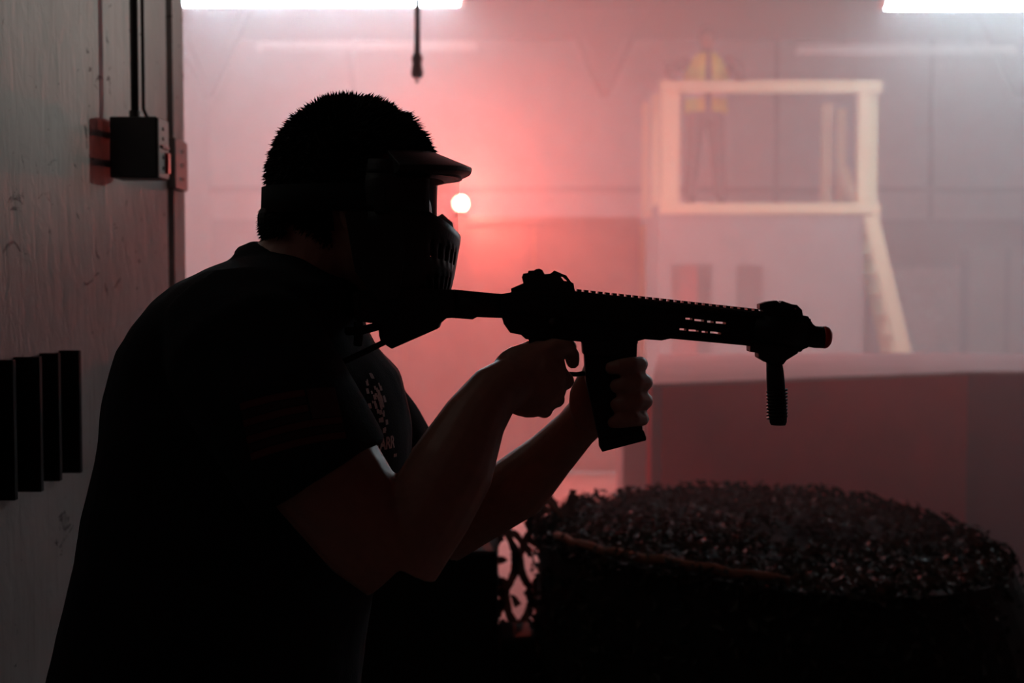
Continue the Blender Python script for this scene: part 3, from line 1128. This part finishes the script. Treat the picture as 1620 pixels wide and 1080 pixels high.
hair.add(nb.v, nb.f)
hair.build('hair', m_hair, sh)

# shirt print and sleeve patch, laid on the cloth
bvh = BVHTree.FromObject(so, bpy.context.evaluated_depsgraph_get())


def hit(px, py):
    o_ = Vector((0, 0, CAM_Z))
    d_ = (P(px, py, 1.5) - o_).normalized()
    h = bvh.ray_cast(o_, d_)
    return h


def frame_at(px, py):
    loc, n, _, _ = hit(px, py)
    n = (n + Vector((0, 0, 0))).normalized()
    r = Vector((0, 0, 1)).cross(n).normalized()       # to the viewer's right along the cloth
    u = n.cross(r).normalized()
    return loc, n, r, u


def lay(fr, uv, lift=.0012):
    loc, n, r, u = fr
    q = loc + r * uv[0] + u * uv[1]
    h = bvh.ray_cast(q + n * .02, -n, .05)
    if h[0] is None: return q + n * lift
    return h[0] + n * lift


fr = frame_at(608, 706)
cu = bpy.data.curves.new('print_text', 'FONT')
cu.body = 'WARR'
cu.size = .020
cu.offset = .0007
cu.align_x = 'CENTER'
to = bpy.data.objects.new('tmp', cu)
C.objects.link(to)
dg = bpy.context.evaluated_depsgraph_get()
tm = bpy.data.meshes.new_from_object(to.evaluated_get(dg))
bpy.data.objects.remove(to)
for v in tm.vertices:
    v.co = lay(fr, (v.co.x * .85 - .003, v.co.y - .003))
link('lettering', tm, m_print, so, label='pale WARR lettering on the chest')
g = MB()
random.seed(12)
for k in range(60):                                   # worn emblem above the word
    a = random.uniform(0, 6.28)
    ru, rv = .018, .034
    f = random.choice((.95, .95, .55, .3))
    u_, v_ = ru * f * math.cos(a) - .006, .050 + rv * f * math.sin(a)
    s = random.uniform(.0012, .003)
    q = [lay(fr, (u_ + dx * s, v_ + dy * s)) for dx, dy in ((-1, -1), (1, -1), (1, 1), (-1, 1))]
    g.add(q, [(0, 1, 2, 3)])
g.add([lay(fr, (x_, y_)) for x_, y_ in ((-.03, -.016), (.03, -.016), (.03, -.012), (-.03, -.012))], [(0, 1, 2, 3)])
g.build('emblem', m_print, so, label='worn pale emblem above the lettering')['kind'] = 'stuff'
fp = frame_at(462, 658)
pr = Matrix.Rotation(math.radians(12), 2)
for k in range(7):
    g = MB()
    v0, v1 = .026 - k * .0085, .026 - (k + 1) * .0085 + .0012
    n_ = 10
    x0_ = -.05
    x1_ = .018 if k < 4 else .05
    vs = []
    for j in range(n_ + 1):
        for vv in (v0, v1):
            w = pr @ Vector((x0_ + (x1_ - x0_) * j / n_, vv))
            vs.append(lay(fp, (w.x, w.y), .0015))
    g.add(vs, [(2 * j, 2 * j + 1, 2 * j + 3, 2 * j + 2) for j in range(n_)])
    g.build('patch_stripe', m_patchr if k % 2 == 0 else m_patchd, so)
g = MB()
vs = []
for j in range(7):
    for vv in (.026, -.007):
        w = pr @ Vector((.020 + .030 * j / 6, vv))
        vs.append(lay(fp, (w.x, w.y), .0015))
g.add(vs, [(2 * j, 2 * j + 1, 2 * j + 3, 2 * j + 2) for j in range(6)])
g.build('patch_canton', m_patchb, so)

# ------------------------------------------------------------------ goggle mask
mk = thing('goggle_mask', 'black full-face goggle mask with visor and clear lens', 'mask', tuple(HC))


def lerp_tab(tab, y):
    for (y0, v0), (y1, v1) in zip(tab, tab[1:]):
        if y <= y1: return v0 + (v1 - v0) * max(0, (y - y0)) / (y1 - y0)
    return tab[-1][1]


XF = [(240, 716), (262, 725), (285, 727), (320, 725), (345, 723.5), (362, 725), (380, 725), (400, 721), (420, 718), (440, 714), (458, 710), (476, 698), (492, 680)]
XB = [(240, 598), (300, 590), (400, 600), (492, 640)]
HW = [(240, .080), (300, .088), (400, .080), (460, .062), (492, .045)]


def mask_pt(a, py, out=0.0):
    xf, xb, hw = lerp_tab(XF, py), lerp_tab(XB, py), lerp_tab(HW, py) + out
    c, s = max(0, math.cos(a)), math.sin(a)
    x = xb + (xf + out / K - xb) * c ** .7
    y = SY + hw * math.copysign(abs(s) ** .85, s)
    return Vector((P(x, py, SY).x, y, PZ(py, SY)))


AL = math.radians(54)


def low(a): return 376 - 36 * min(1, abs(a) / AL) ** 1.3
def bott(a): return 478 + 12 * math.sin(abs(a)) ** 2


acols = [math.radians(-90 + 4.5 * i) for i in range(41)]


def shell(faces_fn, th, name, mat, rowsfn, nrow, out=0.0):
    g = MB()
    vs, ids = [], {}
    for i, a in enumerate(acols):
        for j in range(nrow + 1):
            ids[(i, j)] = len(vs)
            vs.append(mask_pt(a, rowsfn(a, j / nrow), out))
    fs = []
    for i in range(len(acols) - 1):
        for j in range(nrow):
            if faces_fn((acols[i] + acols[i + 1]) / 2, j, i):
                fs.append((ids[(i, j)], ids[(i + 1, j)], ids[(i + 1, j + 1)], ids[(i, j + 1)]))
    g.add(vs, fs)
    o = g.build(name, mat, mk, smooth=True)
    bm = bmesh.new()
    bm.from_mesh(o.data)
    bmesh.ops.delete(bm, geom=[v for v in bm.verts if not v.link_faces], context='VERTS')
    bm.to_mesh(o.data)
    bm.free()
    if th:
        m_ = o.modifiers.new('solid', 'SOLIDIFY')
        m_.thickness = th
        m_.offset = 0
    return o


shell(lambda a, j, i: True, .006, 'brow_frame', m_plastic, lambda a, f: 262 + (284 - 262) * f, 3)
shell(lambda a, j, i: a > AL, .006, 'side_frame', m_plastic, lambda a, f: 284 + (low(a) - 284) * f, 5)
shell(lambda a, j, i: a < -AL, .006, 'side_frame', m_plastic, lambda a, f: 284 + (low(a) - 284) * f, 5)
shell(lambda a, j, i: abs(a) < AL + .05, 0, 'lens', m_lens, lambda a, f: 282 + (low(a) + 3 - 282) * f, 5, .0).data.name = 'lens'


def jaw_face(a, j, i):
    d = abs(math.degrees(a))
    if 3 <= j <= 4 and 12 < d < 60 and i % 2 == 0: return False
    if 7 <= j <= 8 and 16 < d < 64 and i % 2 == 1: return False
    return True


shell(jaw_face, .006, 'jaw_guard', m_plastic, lambda a, f: low(a) + (bott(a) - low(a)) * f, 11)
g = MB()                                              # nose bridge rib seen through the lens
g.plate([(690, 344), (700, 338), (716, 352), (720, 376), (712, 374)], SY + .03, SY + .036)
g.build('nose_foam', m_plastic, mk)
# visor
g = MB()
ringsT = []
for i in range(33):
    a = math.radians(-80 + 5 * i)
    c, s = max(.0, math.cos(a)), math.sin(a)

    def vp(xf, py, hw):
        x = 600 + (xf - 600) * c ** .7
        return Vector((P(x, py, SY).x, SY + hw * math.copysign(abs(s) ** .85, s), PZ(py, SY)))
    dr = 6 * abs(s)
    ringsT.append([vp(676, 236 + 12 * abs(s), .078), vp(747, 266 + dr, .098), vp(745, 273 + dr, .097), vp(734, 279 + dr * .4, .095), vp(702, 288, .086)])
g.loft(ringsT).build('visor', m_plastic, mk, bevel=.001)
# strap round the head
rg = []
for (dz, sc) in ((298, 1.0), (319, 1.012), (340, 1.0)):
    rg.append([(a, sc, dz) for a in range(0, 361, 8)])
g = MB()
vs = []
for k, a in enumerate(range(60, 301, 6)):
    r_ = math.radians(a)
    for (py, o_) in ((298, 0), (298, .004), (340, .004), (340, 0)):
        rx = (132 + o_ / K) * K
        vs.append(Vector((P(553, py, SY).x + rx * math.cos(r_) * (1 if py < 320 else 1.008), SY + (.086 + o_) * math.sin(r_), PZ(py, SY))))
n_ = len(vs) // 4
g.add(vs, [(4 * i + q, 4 * i + (q + 1) % 4, 4 * i + 4 + (q + 1) % 4, 4 * i + 4 + q) for i in range(n_ - 1) for q in range(4)])
g.build('strap', m_trous, mk, smooth=True)
MB().bx(PX(592, 1.48), PX(610, 1.48), 1.479, 1.484, PZ(335, 1.48), PZ(300, 1.48)).build('strap_buckle', m_plastic, mk, bevel=.001)
# ear guard plate
for s in (-1, 1):
    MB().plate([(560, 345), (600, 300), (640, 300), (650, 400), (640, 470), (610, 475), (575, 430)], SY + s * .082, SY + s * .086, Yref=SY).build(
        'ear_guard', m_plastic, mk, bevel=.001)

# ------------------------------------------------------------------ the rifle
GY = 1.522
rf = thing('toy_rifle', 'black airsoft carbine with red muzzle tip held by shooter', 'rifle', tuple(V3(860, 500, GY)))


def gp(name, outl, half, mat=m_gun, holes=(), bevel=.0012, dy=0.0, label=None):
    return MB().plate(outl, GY + dy - half, GY + dy + half, holes, Yref=GY - half * .3).build(name, mat, rf, bevel=bevel, label=label)


gp('stock', [(566, 462), (600, 455), (660, 456), (712, 458), (720, 458), (720, 502), (706, 503), (697, 511), (694, 519), (660, 534), (621, 551), (612, 545),
             (607, 524), (600, 512), (572, 508), (562, 490)], .019, m_poly)
gp('butt_pad', [(560, 463), (570, 461), (572, 509), (563, 506)], .021, m_poly)
MB().tube([V3(700, 479, GY), V3(750, 482, GY), V3(800, 484, GY)], .0145, 18).build('buffer_tube', m_gun, rf, smooth=True)
gp('tube_guide', [(716, 457.5), (794, 465), (795, 499), (762, 497), (748, 505), (708, 502)], .012)
gp('upper_receiver', [(792, 465), (809, 462), (900, 460), (912, 461), (1010, 472), (1010, 512), (900, 505), (792, 490)], .017)
gp('lower_receiver', [(790, 488), (800, 487), (900, 500), (1010, 508), (1008, 542), (1004, 548), (925, 546), (918, 540), (880, 536), (832, 536), (824, 529),
                      (807, 526), (797, 512)], .014)
gp('magazine_well', [(920, 535), (1007, 538), (1006, 566), (922, 560)], .0165)
gp('magazine', [(924, 555), (1006, 560), (1010, 620), (1016, 682), (948, 697), (936, 640), (926, 600)], .0125, m_poly)
gp('magazine_base', [(948, 697), (1017, 679), (1021, 690), (1021, 695), (952, 713), (949, 708)], .0145, m_poly)
gp('pistol_grip', [(836, 530), (882, 534), (878, 585), (862, 646), (834, 650), (840, 590)], .013, m_poly)
MB().tube([V3(880, 560, GY), V3(886, 580, GY), V3(898, 591, GY), V3(912, 592, GY), V3(927, 590, GY)], .0028, 10).build('trigger_guard', m_gun, rf, smooth=True)
MB().tube([V3(896, 538, GY), V3(893, 552, GY), V3(897, 566, GY), V3(902, 572, GY)], .0028, 8).build('trigger', m_gun, rf, smooth=True)
MB().tube([V3(878, 512, GY - .018), V3(878, 512, GY - .026)], .008, 14).build('forward_assist', m_gun, rf, smooth=True)
gp('ejection_port', [(905, 490), (960, 495), (960, 507), (905, 502)], .002, m_poly, dy=-.018)
MB().beam(V3(800, 470, GY), V3(828, 470, GY), .03, .006).build('charging_handle', m_gun, rf, bevel=.001)

# handguard: slab with cut slots between two thicker beams
T0, T1 = (1008, 467.5), (1204, 490)


def hole(x0_, x1_, y):
    dy = (x1_ - x0_) * .115
    return [(x0_, y - 1.7), (x1_ + 4.2, y - 1.7 + dy), (x1_ + 4.2, y + 1.7 + dy), (x0_, y + 1.7)]


holes = [hole(1083, 1090, 503.6), hole(1097, 1108, 505.8), hole(1117, 1123, 508.3), hole(1130.5, 1142.5, 509.5),
         hole(1073.5, 1080.5, 520.3), hole(1088, 1099.5, 522), hole(1108.5, 1114, 524.3), hole(1122, 1134.5, 525.4)]
gp('handguard', [(1006, 471), (1204, 493), (1280, 504), (1282, 520), (1276, 549), (1184.5, 546.5), (1059, 535), (1045, 538), (1019, 536), (1006, 539.5)],
   .012, m_gun, holes, bevel=0)
MB().plate([(1008, 472), (1204, 494), (1204, 500), (1150, 497), (1008, 484)], GY - .019, GY + .019, Yref=GY - .008).build('upper_beam', m_gun, rf, bevel=.002)
MB().plate([(1008, 527), (1060, 530), (1184, 540), (1184, 545), (1060, 534), (1008, 536)], GY - .018, GY + .018, Yref=GY - .008).build('lower_beam', m_gun, rf, bevel=.001)
MB().tube([V3(1190, 518, GY), V3(1270, 529, GY)], .021, 18).build('handguard_cap', m_gun, rf, smooth=True)
# top rail teeth: one body and each tooth a piece
gp('top_rail', [(905, 459.6), (1204, 492.6), (1204, 499), (905, 468)], .0105)
for k in range(26):
    x = 913 + k * 11.15
    y = 458.2 + (x - 911) * .1105
    gp('rail_tooth', [(x, y - 1.3), (x + 6.4, y - .6), (x + 6.4, y + 5), (x, y + 4.4)], .0105, bevel=0)
gp('rear_sight', [(809, 462), (808.5, 456.3), (828.1, 447.8), (825.6, 438.5), (827.8, 432.6), (834.8, 431.9), (836.3, 428.1), (844.4, 427.8), (848.1, 425.6),
                  (853, 424.8), (857.8, 427), (861.5, 433.7), (871.1, 432.6), (876.7, 427.8), (888.9, 433), (895.6, 435.6), (903, 445.9), (907, 448.1),
                  (908.1, 456.3), (911, 462)], .009, m_poly, [[(886.7, 437.8), (891, 438.1), (897.5, 444.5), (892, 444.2)]], bevel=0)
gp('front_sight', [(1206, 493), (1205.5, 490.5), (1200.3, 488), (1200.3, 481), (1213, 477), (1227.5, 475.2), (1231.4, 479.4), (1236, 475.7), (1251, 481),
                   (1259, 482), (1267, 490), (1268.3, 498.5), (1276.5, 500), (1284, 512), (1290, 517), (1276, 525), (1210, 510)], .009, m_poly,
   [[(1254.8, 486.5), (1257.5, 486.5), (1258.2, 489), (1255.5, 489.2)]], bevel=0)
# muzzle
ax = Vector((1, 0, -.075)).normalized()
c0 = V3(1262, 529, GY)
c1, c2, c3 = V3(1290, 533, GY), V3(1302, 533.5, GY), V3(1309, 533.5, GY)
MB().tube([c0, V3(1276, 531, GY), c1, c2], [.012, .0125, .0130, .0130], 20).build('barrel', m_gun, rf, smooth=True)
MB().tube([c2, V3(1306, 533.5, GY), V3(1310, 533.7, GY), V3(1314, 534, GY)], [.0132, .0134, .0122, .0085], 20).build('muzzle_tip', m_tip, rf, smooth=True,
                                                                                        label='red plastic muzzle tip')
# vertical fore grip
gp('grip_mount', [(1184.8, 544), (1262, 549), (1276, 549), (1260.5, 555), (1260, 558), (1242, 569), (1237, 576), (1212, 573), (1198.2, 565.2), (1197.7, 557.4),
                  (1184.8, 556)], .013, m_poly)
gl = [(572, 1212, 1237), (586, 1212.2, 1239.5), (602, 1212.6, 1241.3), (612, 1213, 1242), (640, 1214.8, 1244.2), (655, 1216, 1245), (668, 1217.6, 1244.6), (672, 1219.5, 1242.5)]
g = MB()
g.tube([V3((l_ + r_) / 2, y, GY) for y, l_, r_ in gl], [(r_ - l_) / 2 * GY / F for y, l_, r_ in gl], 20).build('fore_grip', m_poly, rf, smooth=True)
for k in range(9):
    y = 618 + k * 5.2
    MB().tube([V3(1229, y - 1.2, GY), V3(1229.3, y + 1.2, GY)], .0127, 18).build('grip_rib', m_poly, rf, smooth=True)
# sling
sl = thing('rifle_sling', 'thin black sling hooked to the rifle stock', 'sling', tuple(V3(580, 530, 1.5)))


def strap(pts, w, t=.0015):
    g = MB()
    g.tube(pts, w, 8, .35, (0, 1, 0))
    return g.build('strap', m_trous, sl, smooth=True)


strap([V3(608, 541, 1.5), V3(580, 555, 1.49), V3(548, 570, 1.46), V3(500, 585, 1.43), V3(440, 560, 1.41)], .0035)
strap([V3(606, 513, 1.51), V3(590, 518, 1.50), V3(574, 522, 1.49), V3(550, 524, 1.47)], .005)
MB().tube([V3(604, 512, 1.51), V3(607, 530, 1.51), V3(610, 545, 1.51)], [.004, .0055, .0045], 10).build('hook', m_gun, sl, smooth=True)
MB().tube([V3(566, 508, 1.50), V3(568, 520, 1.50), V3(566, 545, 1.49)], [.005, .006, .005], 10).build('keeper', m_poly, sl, smooth=True)
